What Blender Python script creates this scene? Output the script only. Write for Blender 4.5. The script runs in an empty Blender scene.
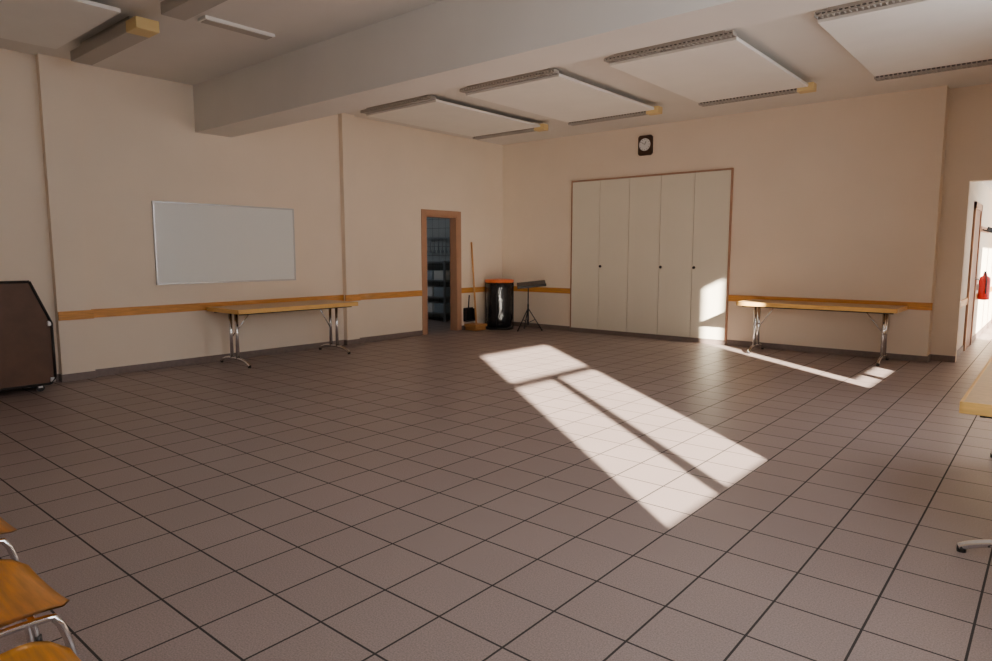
import bpy, bmesh, math, random
from mathutils import Vector, Matrix
random.seed(3)
D=bpy.data
# ---------------------------------------------------------------- materials
def mat(name,col,rough=.6,metal=0,noise=0,nscale=8,bump=0,bscale=60,spec=.5,coat=0,stretch=None):
    m=D.materials.new(name); m.use_nodes=True; nt=m.node_tree; b=nt.nodes['Principled BSDF']
    b.inputs['Base Color'].default_value=(*col,1); b.inputs['Roughness'].default_value=rough
    b.inputs['Metallic'].default_value=metal; b.inputs['Specular IOR Level'].default_value=spec
    b.inputs['Coat Weight'].default_value=coat
    if noise or bump:
        g=nt.nodes.new('ShaderNodeNewGeometry'); mp=nt.nodes.new('ShaderNodeMapping')
        nt.links.new(g.outputs['Position'],mp.inputs['Vector'])
        if stretch: mp.inputs['Scale'].default_value=stretch
    if noise:
        n=nt.nodes.new('ShaderNodeTexNoise'); n.inputs['Scale'].default_value=nscale; n.inputs['Detail'].default_value=5
        nt.links.new(mp.outputs[0],n.inputs['Vector'])
        r=nt.nodes.new('ShaderNodeValToRGB'); r.color_ramp.elements[0].position=.3; r.color_ramp.elements[1].position=.7
        r.color_ramp.elements[0].color=(*[c*(1-noise) for c in col],1); r.color_ramp.elements[1].color=(*[min(1,c*(1+noise)) for c in col],1)
        nt.links.new(n.outputs['Fac'],r.inputs['Fac']); nt.links.new(r.outputs[0],b.inputs['Base Color'])
    if bump:
        n2=nt.nodes.new('ShaderNodeTexNoise'); n2.inputs['Scale'].default_value=bscale; n2.inputs['Detail'].default_value=3
        nt.links.new(mp.outputs[0],n2.inputs['Vector'])
        bp=nt.nodes.new('ShaderNodeBump'); bp.inputs['Strength'].default_value=bump; bp.inputs['Distance'].default_value=.01
        nt.links.new(n2.outputs['Fac'],bp.inputs['Height']); nt.links.new(bp.outputs[0],b.inputs['Normal'])
    return m
M={}
M['wall']=mat('wall_paint',(.88,.745,.59),.75,noise=.02,nscale=1.5,bump=.10,bscale=180)
M['ceil']=mat('ceiling_paint',(.77,.73,.67),.85,noise=.02,nscale=2)
M['panel']=mat('ceiling_panel_white',(.88,.85,.79),.8,noise=.02,nscale=3)
M['base']=mat('skirting_tile',(.21,.16,.14),.45,noise=.1,nscale=20)
M['rail']=mat('rail_wood',(.66,.29,.055),.4,noise=.2,nscale=5,coat=.2,stretch=(1,1,14))
M['frame']=mat('door_frame_brown',(.46,.25,.15),.45,noise=.05,nscale=5)
M['closet']=mat('closet_laminate',(.82,.76,.62),.42,noise=.015,nscale=2)
M['closetgap']=mat('closet_gap',(.12,.07,.04),.8)
M['clockwood']=mat('clock_wood',(.045,.018,.008),.4)
M['dark']=mat('black_plastic',(.012,.012,.013),.35)
M['bag']=mat('bin_bag',(.014,.014,.016),.2,bump=1.0,bscale=14)
M['orange']=mat('orange_plastic',(.80,.17,.03),.4)
M['chrome']=mat('chrome',(.75,.75,.76),.12,metal=1)
M['alu']=mat('aluminium',(.6,.6,.6),.35,metal=1)
M['board']=mat('whiteboard_enamel',(.84,.86,.82),.25,spec=.4)
M['top']=mat('table_top_laminate',(.52,.33,.16),.35,noise=.12,nscale=4,stretch=(6,6,6))
M['edge']=mat('table_edge_wood',(.78,.46,.13),.4,noise=.12,nscale=6,stretch=(1,1,10))
M['ply']=mat('chair_plywood',(.84,.38,.055),.3,noise=.2,nscale=6,coat=.4,stretch=(1,9,1))
M['grille']=mat('louvre_grey',(.10,.09,.085),.5)
M['lampbody']=mat('lamp_body',(.44,.40,.35),.5)
M['yellow']=mat('lamp_end_cap',(.74,.55,.24),.5)
M['brown']=mat('case_brown',(.11,.05,.025),.55,noise=.15,nscale=6)
M['black']=mat('black_trim',(.015,.013,.012),.5)
M['white']=mat('white_plastic',(.8,.8,.78),.4)
M['wframe']=mat('window_frame_white',(.75,.74,.72),.4)
M['red']=mat('extinguisher_red',(.7,.02,.015),.3)
M['broomwood']=mat('broom_stick_wood',(.62,.30,.09),.5)
M['sun_slit_curtain']=mat('curtain_cloth',(.35,.25,.18),.9,noise=.05,nscale=10)
M['steel']=mat('shelf_steel',(.35,.37,.39),.4,metal=.6)
M['crate']=mat('crate_plastic',(.35,.42,.48),.5)
M['corr']=mat('corridor_paint',(.86,.76,.60),.75,noise=.02,nscale=2)
M['door']=mat('door_leaf_brown',(.22,.10,.06),.45,noise=.05,nscale=4)
def tilemat(name,tile,mort,c1,c2,cm,rough,ox=0,oy=0,axis='xy'):
    m=D.materials.new(name); m.use_nodes=True; nt=m.node_tree; b=nt.nodes['Principled BSDF']; N=nt.nodes.new; L=nt.links.new
    g=N('ShaderNodeNewGeometry'); mp=N('ShaderNodeMapping'); mp.inputs['Location'].default_value=(ox,oy,0)
    if axis=='xy': L(g.outputs['Position'],mp.inputs['Vector'])
    else:
        s=N('ShaderNodeSeparateXYZ'); c=N('ShaderNodeCombineXYZ'); ad=N('ShaderNodeMath')
        L(g.outputs['Position'],s.inputs[0]); L(s.outputs['X'],ad.inputs[0]); L(s.outputs['Y'],ad.inputs[1])
        L(ad.outputs[0],c.inputs['X']); L(s.outputs['Z'],c.inputs['Y']); L(c.outputs[0],mp.inputs['Vector'])
    br=N('ShaderNodeTexBrick'); br.offset=0; br.squash=1
    br.inputs['Scale'].default_value=1; br.inputs['Brick Width'].default_value=tile; br.inputs['Row Height'].default_value=tile
    br.inputs['Mortar Size'].default_value=mort; br.inputs['Mortar Smooth'].default_value=.15; br.inputs['Bias'].default_value=0
    br.inputs['Color1'].default_value=(*c1,1); br.inputs['Color2'].default_value=(*c2,1); br.inputs['Mortar'].default_value=(*cm,1)
    L(mp.outputs[0],br.inputs['Vector'])
    n=N('ShaderNodeTexNoise'); n.inputs['Scale'].default_value=160; n.inputs['Detail'].default_value=3; L(g.outputs['Position'],n.inputs['Vector'])
    r=N('ShaderNodeMapRange'); r.inputs['From Min'].default_value=.3; r.inputs['From Max'].default_value=.7; r.inputs['To Min'].default_value=.72; r.inputs['To Max'].default_value=1.28
    L(n.outputs['Fac'],r.inputs['Value'])
    n2=N('ShaderNodeTexNoise'); n2.inputs['Scale'].default_value=1.3; n2.inputs['Detail'].default_value=4; L(g.outputs['Position'],n2.inputs['Vector'])
    r2=N('ShaderNodeMapRange'); r2.inputs['To Min'].default_value=.9; r2.inputs['To Max'].default_value=1.1; L(n2.outputs['Fac'],r2.inputs['Value'])
    mu=N('ShaderNodeMath'); mu.operation='MULTIPLY'; L(r.outputs[0],mu.inputs[0]); L(r2.outputs[0],mu.inputs[1])
    mx=N('ShaderNodeVectorMath'); mx.operation='SCALE'; L(br.outputs['Color'],mx.inputs[0]); L(mu.outputs[0],mx.inputs['Scale'])
    L(mx.outputs[0],b.inputs['Base Color'])
    rr=N('ShaderNodeMapRange'); rr.inputs['To Min'].default_value=rough; rr.inputs['To Max'].default_value=.8; L(br.outputs['Fac'],rr.inputs['Value']); L(rr.outputs[0],b.inputs['Roughness'])
    bp=N('ShaderNodeBump'); bp.inputs['Strength'].default_value=.5; bp.inputs['Distance'].default_value=.003; bp.invert=True
    L(br.outputs['Fac'],bp.inputs['Height']); L(bp.outputs[0],b.inputs['Normal'])
    return m
TILE=.33
M['floor']=tilemat('floor_tiles',TILE,.005,(.305,.238,.220),(.288,.224,.207),(.03,.025,.024),.42,.16,-.14)
M['ktile']=tilemat('kitchen_tiles',.2,.004,(.46,.48,.48),(.44,.46,.46),(.14,.14,.14),.3,axis='v')
# ---------------------------------------------------------------- mesh builder
class B:
    def __init__(s,name): s.name=name; s.bm=bmesh.new(); s.mats=[]
    def mi(s,k):
        if k not in s.mats: s.mats.append(k)
        return s.mats.index(k)
    def box(s,lo,hi,k,bev=0,M4=None):
        c=[(a+b)/2 for a,b in zip(lo,hi)]; d=[abs(b-a) for a,b in zip(lo,hi)]
        m=Matrix.Translation(c)@Matrix.Diagonal((*d,1))
        if M4 is not None: m=M4@m
        t=bmesh.new(); bmesh.ops.create_cube(t,size=1,matrix=m)
        if bev: bmesh.ops.bevel(t,geom=list(t.edges),offset=bev,segments=2,affect='EDGES',profile=.5)
        s.merge(t,k)
    def merge(s,t,k,smooth=False):
        i=s.mi(k); mp={}
        bmesh.ops.recalc_face_normals(t,faces=t.faces)
        for v in t.verts: mp[v]=s.bm.verts.new(v.co)
        for f in t.faces:
            try: nf=s.bm.faces.new([mp[v] for v in f.verts])
            except ValueError: continue
            nf.material_index=i; nf.smooth=smooth
        t.free()
    def cyl(s,p0,p1,r,k,seg=20,r2=None,caps=True):
        p0=Vector(p0);p1=Vector(p1); d=p1-p0
        q=d.to_track_quat('Z','Y').to_matrix().to_4x4()
        t=bmesh.new(); bmesh.ops.create_cone(t,cap_ends=caps,segments=seg,radius1=r,radius2=r if r2 is None else r2,depth=d.length,matrix=Matrix.Translation((p0+p1)/2)@q)
        i=s.mi(k); bmesh.ops.recalc_face_normals(t,faces=t.faces); mp={v:s.bm.verts.new(v.co) for v in t.verts}
        for f in t.faces:
            nf=s.bm.faces.new([mp[v] for v in f.verts]); nf.material_index=i; nf.smooth=len(f.verts)==4
        t.free()
    def tube(s,pts,r,k,seg=12,rnd=2):
        P=[Vector(p) for p in pts]
        for _ in range(rnd):
            Q=[P[0]]
            for a,b in zip(P[:-1],P[1:]): Q+= [a.lerp(b,.25),a.lerp(b,.75)]
            Q.append(P[-1]); P=Q
        rings=[]; up=None
        for i,p in enumerate(P):
            d=(P[min(i+1,len(P)-1)]-P[max(i-1,0)]).normalized()
            if up is None: up=d.orthogonal().normalized()
            up=(up-d*up.dot(d)).normalized(); sd=d.cross(up)
            rings.append([s.bm.verts.new(p+r*(math.cos(a)*up+math.sin(a)*sd)) for a in [2*math.pi*j/seg for j in range(seg)]])
        i=s.mi(k)
        for a,b in zip(rings[:-1],rings[1:]):
            for j in range(seg):
                f=s.bm.faces.new([a[j],a[(j+1)%seg],b[(j+1)%seg],b[j]]); f.material_index=i; f.smooth=True
        for rg in (rings[0][::-1],rings[-1]):
            f=s.bm.faces.new(rg); f.material_index=i
    def prism(s,poly,vec,k,bev=0):
        t=bmesh.new(); vs=[t.verts.new(p) for p in poly]; f=t.faces.new(vs)
        r=bmesh.ops.extrude_face_region(t,geom=[f]); bmesh.ops.translate(t,verts=[e for e in r['geom'] if isinstance(e,bmesh.types.BMVert)],vec=vec)
        if bev: bmesh.ops.bevel(t,geom=list(t.edges),offset=bev,segments=2,affect='EDGES',profile=.5)
        s.merge(t,k)
    def lathe(s,prof,c,k,seg=32,jit=0):
        rings=[]
        for r,z in prof:
            rings.append([s.bm.verts.new((c[0]+(r+(random.uniform(-jit,jit)))*math.cos(2*math.pi*j/seg),c[1]+(r+(random.uniform(-jit,jit)))*math.sin(2*math.pi*j/seg),c[2]+z)) for j in range(seg)])
        i=s.mi(k)
        for a,b in zip(rings[:-1],rings[1:]):
            for j in range(seg):
                f=s.bm.faces.new([a[j],a[(j+1)%seg],b[(j+1)%seg],b[j]]); f.material_index=i; f.smooth=True
        s.bm.faces.new(rings[0][::-1]).material_index=i; s.bm.faces.new(rings[-1]).material_index=i
    def done(s,loc=None,rotz=0):
        me=D.meshes.new(s.name); s.bm.to_mesh(me); s.bm.free()
        for k in s.mats: me.materials.append(M[k])
        o=D.objects.new(s.name,me); bpy.context.collection.objects.link(o)
        if loc: o.location=loc
        o.rotation_euler[2]=rotz
        return o
def simple(name,lo,hi,k,bev=0):
    b=B(name); b.box(lo,hi,k,bev); return b.done()
# ---------------------------------------------------------------- room shell
XL=-8.65; YB=10.45; YR=10.70; XR=.5; YN=-1.6; ZC=3.58; XC=-1.29; T=.15
P1=(2.53,2.87); P2=(6.50,6.74); PD=.09
simple('floor',(-11.8,YN-.2,-.1),(XR+.2,18.6,0),'floor')
simple('ceiling',(-11.8,YN-.2,ZC),(XR+.2,18.6,ZC+.15),'ceil')
b=B('wall_left')
DY0,DY1,DZ=8.30,9.13,2.13
b.box((XL-T,YN-.15,0),(XL,DY0,ZC),'wall'); b.box((XL-T,DY1,0),(XL,YB,ZC),'wall'); b.box((XL-T,DY0,DZ),(XL,DY1,ZC),'wall')
for p in (P1,P2): b.box((XL-.01,p[0],0),(XL+PD,p[1],ZC),'wall')
b.done()
b=B('wall_back'); b.box((XL-T,YB,0),(XC,YB+T,ZC),'wall'); b.box((XC-.15,YB+T,0),(XC,YR+.12,ZC),'wall'); b.done()
b=B('wall_recess'); b.box((XC,YR,0),(-1.0,YR+.12,ZC),'wall'); b.box((-1.0,YR,2.38),(XR,YR+.12,ZC),'wall'); b.done()
simple('wall_corridor_left',(-1.2,YR+.12,0),(-1.05,18.4,ZC),'corr')
simple('wall_corridor_end',(-1.2,18.4,0),(XR+.12,18.55,ZC),'corr')
simple('ceiling_corridor',(-1.05,YR+.12,2.55),(XR,18.4,2.65),'panel')
W=[(1.43,3.12,.96,3.38),(6.28,7.8,.96,3.38),(12.6,16.0,.3,2.4)]  # last opening is added to let sun into the corridor
b=B('wall_right'); y=YN-.15
for (a,c,z0,z1) in W:
    b.box((XR,y,0),(XR+.12,a,ZC),'wall'); b.box((XR,a,0),(XR+.12,c,z0),'wall'); b.box((XR,a,z1),(XR+.12,c,ZC),'wall'); y=c
b.box((XR,y,0),(XR+.12,18.55,ZC),'wall'); b.done()
simple('wall_near',(XL-T,YN-.15,0),(XR+.12,YN,ZC),'wall')
def window(n,a,c,z0,z1,mull,trans):
    b=B('window_%d'%n); x0,x1=XR+.05,XR+.10; f=.05
    b.box((x0,a,z0),(x1,a+f,z1),'wframe'); b.box((x0,c-f,z0),(x1,c,z1),'wframe')
    b.box((x0,a,z0),(x1,c,z0+f),'wframe'); b.box((x0,a,z1-f),(x1,c,z1),'wframe')
    for m,w in mull: b.box((x0,m-w/2,z0),(x1,m+w/2,trans or z1),'wframe')
    if trans: b.box((x0,a,trans-.05),(x1,c,trans+.05),'wframe')
    b.box((XR-.06,a-.03,z0-.03),(XR+.05,c+.03,z0),'wframe',.004)
    for m,w in mull: b.box((x0-.04,m-.012,z0+.75),(x0,m+.012,z0+.87),'alu',.004)
    return b.done()
window(1,*W[0],[(2.24,.12)],2.50); window(2,*W[1],[(7.05,.12)],None); window(3,*W[2],[(13.8,.08),(14.9,.08)],None)  # window_3 is unseen, put in so sun brightens the corridor wall
b=B('sun_slit_curtain'); n=60; ys=[6.70+(7.9-6.70)*i/n for i in range(n+1)]  # unseen cloth, added to narrow the sun to a slit and sill streak
vs=[[b.bm.verts.new((XR-.06+.03*math.sin(i*1.3),yy,z)) for i,yy in enumerate(ys)] for z in (1.06,3.42)]
for i in range(n):
    f=b.bm.faces.new([vs[0][i],vs[0][i+1],vs[1][i+1],vs[1][i]]); f.smooth=True
b.mi('sun_slit_curtain'); b.cyl((XR-.06,6.2,3.44),(XR-.06,7.95,3.44),.014,'alu'); b.done()
b=B('beam'); b.box((XL,4.25,2.995),(XR,4.74,ZC),'ceil'); b.done()
S=.085; e=.012
b=B('baseboard_left')
for lo,hi in [((XL,YN,0),(XL+e,P1[0],S)),((XL,P1[1],0),(XL+e,P2[0],S)),((XL,P2[1],0),(XL+e,8.2,S)),((XL,9.22,0),(XL+e,YB,S))]: b.box(lo,hi,'base')
for p in (P1,P2): b.box((XL,p[0]-e,0),(XL+PD+e,p[1]+e,S),'base')
b.done()
b=B('baseboard_back')
for lo,hi in [((XL,YB-e,0),(-6.98,YB,S)),((-6.98,YB-.05,0),(-4.0,YB-.035,.07)),((-4.0,YB-e,0),(XC+e,YB,S)),((XC,YB,0),(XC+e,YR,S)),((XC,YR-e,0),(-1.0,YR,S)),((-1.05,YR+.12,0),(-1.038,18.4,S))]: b.box(lo,hi,'base')
b.done()
b=B('trim_1')
for lo,hi in [((XL+PD,P1[0],.70),(XL+PD+.025,P1[1]+.02,.80)),((XL,P1[1],.70),(XL+.025,P2[0],.80)),((XL+PD,P2[0]-.03,.70),(XL+PD+.025,P2[1]+.02,.80)),((XL,P2[1],.70),(XL+.025,8.2,.80)),((XL,9.22,.70),(XL+.025,YB,.80)),
  ((XL,YB-.025,.70),(-6.98,YB,.80)),((-4.0,YB-.025,.70),(XC+.02,YB,.80)),((-1.05,YR+.2,.70),(-1.028,12.0,.80)),((-1.05,13.1,.70),(-1.028,18.3,.80))]: b.box(lo,hi,'rail',.004)
b.done()
b=B('door_1'); f=.09
b.box((XL-T-.01,DY0,0),(XL+.012,DY0+.035,DZ),'frame'); b.box((XL-T-.01,DY1-.035,0),(XL+.012,DY1,DZ),'frame'); b.box((XL-T-.01,DY0,DZ-.035),(XL+.012,DY1,DZ),'frame')
b.box((XL,DY0-f,0),(XL+.018,DY0,DZ+f),'frame',.004); b.box((XL,DY1,0),(XL+.018,DY1+f,DZ+f),'frame',.004); b.box((XL,DY0,DZ),(XL+.018,DY1,DZ+f),'frame',.004)
b.done()
b=B('door_2'); b.box((-1.049,12.05,0),(-1.02,12.15,2.2),'frame'); b.box((-1.049,12.95,0),(-1.02,13.05,2.2),'frame'); b.box((-1.049,12.05,2.1),(-1.02,13.05,2.2),'frame'); b.box((-1.049,12.15,0),(-1.035,12.95,2.1),'door'); b.cyl((-1.035,12.85,1.05),(-.98,12.85,1.05),.01,'alu'); b.cyl((-.98,12.85,1.05),(-.98,12.73,1.05),.01,'alu'); b.done()
b=B('wall_kitchen'); b.box((-11.7,YB+.15,0),(XL-T,YB+.3,ZC),'ktile'); b.box((-11.8,7.2,0),(-11.7,YB+.3,ZC),'ktile'); b.box((-11.8,7.1,0),(XL-T,7.2,ZC),'ktile'); b.done()
b=B('storage_shelf')
for x in (-11.1,-10.0):
    for yy in (10.15,10.55): b.box((x-.02,yy-.02,0),(x+.02,yy+.02,1.3),'steel')
for z in (.15,.5,.85,1.25): b.box((-11.12,10.13,z),(-9.98,10.57,z+.03),'steel')
for z in (.18,.53,.88):
    for i in range(3): b.box((-11.05+i*.36,10.16,z),(-10.75+i*.36,10.5,z+.2),'crate' if (i+int(z*10))%2 else 'white',.01)
b.done()
b=B('utensil_rack'); b.box((-11.0,10.53,1.75),(-10.0,10.56,1.80),'steel')
for i in range(8):
    x=-10.9+i*.12; b.cyl((x,10.52,1.52),(x,10.52,1.78),.008,'steel'); b.cyl((x,10.51,1.49),(x,10.53,1.49),.035,'steel')
b.done()
# ---------------------------------------------------------------- built-in closet
b=B('built_in_closet'); cx0,cx1,ch=-6.95,-4.02,2.74; yf=YB-.035
b.box((cx0,yf+.004,0),(cx1,YB-.002,ch),'closetgap')
b.box((cx0-.022,yf-.012,0),(cx0,YB-.002,ch+.022),'frame'); b.box((cx1,yf-.012,0),(cx1+.022,YB-.002,ch+.022),'frame'); b.box((cx0,yf-.012,ch),(cx1,YB-.002,ch+.022),'frame')
w=(cx1-cx0)/5
for i in range(5): b.box((cx0+i*w+.004,yf-.012,.075),(cx0+(i+1)*w-.004,yf+.01,ch-.006),'closet',.003)
for i,sx in ((1,.04),(3,.04),(4,.04)):
    x=cx0+i*w+sx; b.cyl((x,yf-.012,1.22),(x,yf-.03,1.22),.008,'alu'); b.cyl((x,yf-.03,1.22),(x,yf-.05,1.22),.024,'black',24,.02)
b.done()
b=B('whiteboard'); b.box((XL+.002,3.667,1.07),(XL+.018,5.635,2.083),'board')
for lo,hi in [((XL,3.655,1.058),(XL+.026,3.675,2.095)),((XL,5.627,1.058),(XL+.026,5.647,2.095)),((XL,3.655,1.055),(XL+.026,5.647,1.078)),((XL,3.655,2.075),(XL+.026,5.647,2.095))]: b.box(lo,hi,'alu',.002)
b.done()
b=B('wall_clock'); c=Vector((-5.51,YB,3.255))
def octo(w,h,k): return [(-w+k,-h),(w-k,-h),(w,-h+k),(w,h-k),(w-k,h),(-w+k,h),(-w,h-k),(-w,-h+k)]
b.prism([(c.x+p,YB,c.z+q) for p,q in octo(.13,.165,.03)],(0,-.045,0),'clockwood',.006)
b.cyl((c.x,YB-.045,c.z+.01),(c.x,YB-.052,c.z+.01),.102,'white',40)
b.prism([(c.x-.005,YB-.053,c.z+.01),(c.x+.005,YB-.053,c.z+.01),(c.x+.03,YB-.053,c.z+.06),(c.x+.024,YB-.053,c.z+.064)],(0,-.002,0),'black')
b.prism([(c.x-.004,YB-.053,c.z+.01),(c.x+.004,YB-.053,c.z+.01),(c.x-.055,YB-.053,c.z+.05),(c.x-.059,YB-.053,c.z+.045)],(0,-.002,0),'black')
for i in range(12):
    a=i*math.pi/6; x=c.x+.085*math.sin(a); z=c.z+.01+.085*math.cos(a); b.box((x-.004,YB-.054,z-.006),(x+.004,YB-.052,z+.006),'black')
b.done()
# ---------------------------------------------------------------- folding tables
def table(L,Wd,loc,rot,ins=.15):
    b=B('folding_table'); H=.75; E=.055
    b.box((-L/2+.012,-Wd/2+.012,H-.03),(L/2-.012,Wd/2-.012,H),'top')
    for lo,hi in [((-L/2,-Wd/2,H-E),(L/2,-Wd/2+.016,H+.001)),((-L/2,Wd/2-.016,H-E),(L/2,Wd/2,H+.001)),((-L/2,-Wd/2,H-E),(-L/2+.016,Wd/2,H+.001)),((L/2-.016,-Wd/2,H-E),(L/2,Wd/2,H+.001))]: b.box(lo,hi,'edge',.003)
    for s in (-1,1): b.box((-L/2+.06,s*(Wd/2-.09)-.012,H-.075),(L/2-.06,s*(Wd/2-.09)+.012,H-.03),'black')
    for e in (-1,1):
        x=e*(L/2-ins)
        b.box((x-.02,-Wd/2+.08,H-.07),(x+.02,Wd/2-.08,H-.034),'black')
        for s in (-.075,.075): b.cyl((x,s,.09),(x,s,H-.05),.022,'chrome')
        h=Wd/2-.04
        b.tube([(x,-h,.022),(x,-h+.05,.05),(x,-h+.16,.085),(x,0,.095),(x,h-.16,.085),(x,h-.05,.05),(x,h,.022)],.020,'chrome')
        for s in (-1,1): b.cyl((x,s*(h-.01),0),(x,s*(h-.01),.03),.02,'black')
        b.tube([(x,.075,.35),(x-e*.25,.0,H-.06)],.008,'chrome',rnd=0)
    return b.done(loc,rot)
table(1.86,.80,(-8.16,5.17,0),math.pi/2)
table(2.05,.70,(-2.57,10.04,0),0,.19)
table(2.1,.76,(.055,4.85,0),math.pi/2,.06)
# ---------------------------------------------------------------- chairs
def chair(loc,rot=0):
    b=B('plywood_chair'); w=.25; h=.455; n=14
    t=bmesh.new(); g=[]
    for j in range(n+1):
        v=j/n; row=[]
        y=-.44+v*.44
        hw=w-.02*(1-v)
        if 1-v<.18: hw-= .07*(1-math.sqrt(max(0,1-((.18-(1-v))/.18)**2)))
        for i in range(n+1):
            u=-1+2*i/n; z=h-.03*max(0,(v-.78)/.22)**2+.01*u*u-.008*math.sin(v*math.pi)
            row.append(t.verts.new((u*hw,y,z)))
        g.append(row)
    for j in range(n):
        for i in range(n): t.faces.new([g[j][i],g[j][i+1],g[j+1][i+1],g[j+1][i]])
    bmesh.ops.solidify(t,geom=list(t.faces),thickness=.014); b.merge(t,'ply',True)
    t=bmesh.new(); g=[]
    for j in range(9):
        v=j/8; row=[]; z=.62+v*.22; hw=.22-.04*abs(2*v-1)**4
        for i in range(n+1):
            u=-1+2*i/n; row.append(t.verts.new((u*hw,-.47-.05*v-.03*(1-u*u),z)))
        g.append(row)
    for j in range(8):
        for i in range(n): t.faces.new([g[j][i],g[j][i+1],g[j+1][i+1],g[j+1][i]])
    bmesh.ops.solidify(t,geom=list(t.faces),thickness=.012); b.merge(t,'ply',True)
    for s in (-1,1):
        b.tube([(s*.235,.02,.012),(s*.225,-.03,h-.035),(s*.215,-.10,h-.028),(s*.215,-.36,h-.028),(s*.22,-.44,.50),(s*.225,-.50,.83)],.011,'chrome')
        b.tube([(s*.235,-.50,.012),(s*.22,-.38,.30),(s*.215,-.34,h-.03)],.011,'chrome')
        b.cyl((s*.235,.021,0),(s*.235,.02,.03),.014,'black'); b.cyl((s*.235,-.50,0),(s*.235,-.50,.03),.014,'black')
    b.tube([(-.215,-.3,h-.035),(.215,-.3,h-.035)],.010,'chrome',rnd=0); b.tube([(-.215,-.1,h-.035),(.215,-.1,h-.035)],.010,'chrome',rnd=0)
    return b.done(loc,rot)
chair((-1.71,.535,0),.03); chair((-2.34,.61,0),.02); chair((-3.06,.67,0),0); chair((-3.72,.70,0),0)
# ---------------------------------------------------------------- ceiling panels and lamps
def louvre(b,x0,x1,y,z,h=.04,wd=.12):
    b.box((x0,y-wd/2,z),(x1,y-wd/2+.008,z+.012),'lampbody'); b.box((x0,y+wd/2-.008,z),(x1,y+wd/2,z+h),'lampbody')
    b.box((x0,y-wd/2,z+h),(x1,y+wd/2,z+h+.01),'lampbody')
    n=int((x1-x0)/.045)
    for i in range(n+1):
        x=x0+(x1-x0)*i/n; b.box((x-.005,y-wd/2-.002,z+.002),(x+.005,y+wd/2-.01,z+h),'lampbody')
    b.box((x0,y-wd/2+.02,z+.025),(x1,y+wd/2-.01,z+h),'grille')
def panelset(x0,x1,y0,y1,z=3.47):
    b=B('ceiling_panel'); b.box((x0,y0,z),(x1,y1,z+.035),'panel',.004)
    for x in (x0+.2,x1-.2):
        for y in (y0+.3,y1-.3): b.cyl((x,y,z+.03),(x,y,ZC),.01,'alu')
    b.done()
    b=B('ceiling_lamp'); louvre(b,x0,x1,y0-.055,z+.025,.03,.10); b.box((x0+.1,y0-.08,z+.06),(x1-.1,y0-.04,ZC),'lampbody'); b.done()
    b=B('ceiling_lamp'); louvre(b,x0,x1-.13,y1+.065,z-.03,.06)
    b.box((x1-.13,y1+.0,z-.045),(x1+.06,y1+.14,z+.05),'yellow',.006); b.box((x0+.1,y1+.04,z+.04),(x1-.2,y1+.09,ZC),'lampbody'); b.done()
for x0,x1 in [(-8.04,-6.58),(-6.04,-4.58),(-3.92,-2.53),(-1.81,-.45)]: panelset(x0,x1,6.55,8.9)
def boxlamp(x0,x1,y,z=3.40):
    b=B('ceiling_lamp'); b.box((x0,y-.1,z),(x1-.22,y+.1,z+.10),'lampbody',.006); b.box((x1-.22,y-.1,z),(x1,y+.1,z+.10),'yellow',.006)
    b.box((x0+.1,y-.03,z+.08),(x1-.3,y+.03,ZC),'lampbody'); b.done()
for x0,x1 in [(-7.9,-6.3),(-5.82,-4.4),(-3.8,-2.4)]:
    b=B('ceiling_panel'); b.box((x0,.2,3.49),(x1,2.5,3.525),'panel',.004)
    for x in (x0+.2,x1-.2):
        for y in (.5,2.2): b.cyl((x,y,3.52),(x,y,ZC),.01,'alu')
    b.done(); boxlamp(x0,x1,2.72)
b=B('ceiling_vent'); b.box((-6.2,3.12,3.55),(-6.05,3.82,ZC),'panel',.004); b.box((-6.18,3.14,3.545),(-6.07,3.80,3.551),'lampbody'); b.done()
# ---------------------------------------------------------------- brown case on castors
b=B('transport_case'); x0,x1=-8.5,-8.10
poly=[(.75,.08),(2.28,.08),(2.33,.14),(2.33,.72),(2.16,1.16),(.75,1.16)]
b.prism([(x0,p,q) for p,q in poly],(x1-x0,0,0),'brown',.012)
for (p,q),(r_,s_) in zip(poly,poly[1:]+poly[:1]): b.tube([(x1,p,q),(x1,r_,s_)],.014,'black',rnd=0)
for p,q in ((2.31,.12),(2.32,.72)): b.box((x1-.05,p-.03,q-.03),(x1+.012,p+.02,q+.025),'alu',.01)
b.box((x1,1.5,.6),(x1+.008,1.75,.72),'black',.003)
for x in (x0+.08,x1-.06):
    for yy in (.9,2.2): b.cyl((x-.015,yy,.04),(x+.015,yy,.04),.04,'black'); b.box((x-.02,yy-.02,.04),(x+.02,yy+.02,.085),'alu')
b.done()
b=B('waste_bin'); c=(-8.27,9.90,0)
b.lathe([(.20,.04),(.235,.06),(.25,.2),(.245,.4),(.26,.6),(.25,.78),(.262,.9)],c,'bag',40,.012)
b.lathe([(.255,.89),(.275,.895),(.28,.93),(.272,.95),(.24,.955),(.1,.965)],c,'orange',40)
for a in range(4):
    t=a*math.pi/2+.5; x=c[0]+.268*math.cos(t); y=c[1]+.268*math.sin(t); b.cyl((x,y,.03),(x,y,.9),.01,'black',8)
b.lathe([(.25,.0),(.275,.0),(.275,.035),(.25,.035)],c,'black',40)
b.done()
b=B('music_stand'); c=Vector((-7.67,10.03,0))
b.cyl(c+Vector((0,0,.18)),c+Vector((0,0,.84)),.011,'dark'); b.cyl(c+Vector((0,0,.10)),c+Vector((0,0,.5)),.016,'dark')
for k in range(3):
    a=k*2*math.pi/3+.4; d=Vector((math.cos(a),math.sin(a),0))
    b.tube([c+Vector((0,0,.42)),c+d*.27+Vector((0,0,.012))],.009,'dark',rnd=0); b.tube([c+Vector((0,0,.14)),c+d*.14+Vector((0,0,.21))],.006,'dark',rnd=0)
    b.cyl(c+d*.27,c+d*.27+Vector((0,0,.025)),.014,'dark')
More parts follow.
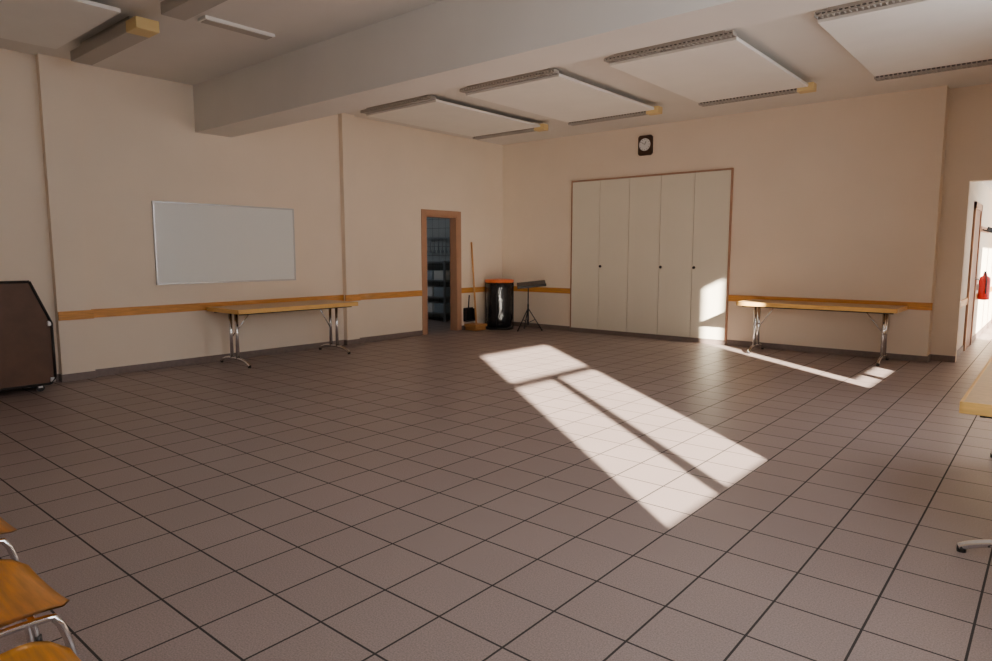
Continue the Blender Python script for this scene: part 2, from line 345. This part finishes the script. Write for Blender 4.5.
R=Matrix.Translation(c+Vector((.05,.03,.87)))@Matrix.Rotation(.72,4,'Z')@Matrix.Rotation(math.radians(16),4,'X')@Matrix.Rotation(math.radians(-6),4,'Y')
b.box((-.27,-.17,-.004),(.27,.17,.004),'dark',.002,R); b.box((-.27,-.19,0),(.27,-.165,.045),'dark',.002,R); b.box((-.04,-.05,-.05),(.04,.05,0),'dark',.005,R)
b.done()
b=B('broom'); b.cyl((-8.44,9.42,.10),(-8.63,9.5,1.66),.017,'broomwood')
b.box((-8.60,9.25,.07),(-8.30,9.58,.12),'broomwood',.008)
for i in range(14):
    for j in range(5):
        x=-8.57+j*.06; y=9.27+i*.0215; b.cyl((x,y,0),(x,y,.075),.009,'broomwood',6,.007)
b.done()
b=B('dustpan'); P=Matrix.Translation((-8.615,9.40,.30))
b.box((-.02,-.13,-.13),(-.008,.13,.12),'dark',.003,P); b.box((-.02,-.13,-.13),(.05,-.12,.10),'dark',.002,P); b.box((-.02,.12,-.13),(.05,.13,.10),'dark',.002,P); b.box((-.02,-.13,-.14),(.06,.13,-.125),'dark',.002,P)
b.tube([(-8.625,9.40,.40),(-8.615,9.40,.52),(-8.60,9.40,.66)],.013,'dark'); b.done()
b=B('fire_extinguisher'); x,y=-.95,13.5
b.lathe([(.04,.69),(.075,.70),(.08,.73),(.08,1.02),(.07,1.06),(.03,1.09),(.025,1.13)],(x,y,0),'red',24)
b.box((x-.015,y-.05,1.13),(x+.015,y+.05,1.16),'black',.003); b.tube([(x,y-.03,1.12),(x+.03,y-.11,1.05),(x+.03,y-.11,.8)],.01,'black'); b.box((-1.05,y-.04,.85),(x-.07,y+.04,.95),'alu')
b.done()
b=B('coat_rack'); b.box((-1.05,13.2,1.80),(-1.02,14.6,1.88),'frame',.004)
for i in range(6):
    yy=13.3+i*.24; b.tube([(-1.02,yy,1.83),(-.96,yy,1.80),(-.94,yy,1.87)],.012,'black')
b.done()
# ---------------------------------------------------------------- light
sd=D.lights.new('sun','SUN'); sd.energy=70; sd.angle=math.radians(.9); sd.color=(1,.89,.74)
so=D.objects.new('sun',sd); bpy.context.collection.objects.link(so); so.rotation_euler=Vector((-.774,.633,-.38)).to_track_quat('-Z','Y').to_euler(); so.location=(6,-4,6)
def area(name,y0,y1,z0,z1,pw,col=(.95,.96,1)):
    l=D.lights.new(name,'AREA'); l.shape='RECTANGLE'; l.size=y1-y0; l.size_y=z1-z0; l.energy=pw; l.color=col
    o=D.objects.new(name,l); bpy.context.collection.objects.link(o); o.location=(XR+.16,(y0+y1)/2,(z0+z1)/2); o.rotation_euler=(math.radians(90),0,math.radians(90)); return o
area('skylight_window_1',1.45,3.1,1.0,3.35,80); area('skylight_window_2',6.3,7.75,1.0,3.35,160); area('corridor_fill',12.7,15.9,.4,2.35,40)  # third lamp is added fill for the corridor, at the added window
l=D.lights.new('kitchen_fill','AREA'); l.size=.8; l.energy=7; l.color=(.85,.93,1); o=D.objects.new('kitchen_fill',l); bpy.context.collection.objects.link(o); o.location=(-11.3,9,2.8); o.rotation_euler=(0,math.radians(-35),0)  # unseen lamp, added as dim bluish fill behind the doorway
w=D.worlds.new('world'); bpy.context.scene.world=w; w.use_nodes=True; w.node_tree.nodes['Background'].inputs[0].default_value=(.7,.82,1,1); w.node_tree.nodes['Background'].inputs[1].default_value=1.5
# ---------------------------------------------------------------- camera
cd=D.cameras.new('camera'); cd.sensor_width=36; cd.lens=668/992*36; cd.clip_start=.05
co=D.objects.new('camera',cd); bpy.context.collection.objects.link(co); bpy.context.scene.camera=co
co.location=(0,0,1.45); co.rotation_euler=(math.pi/2-.115,0,.701)
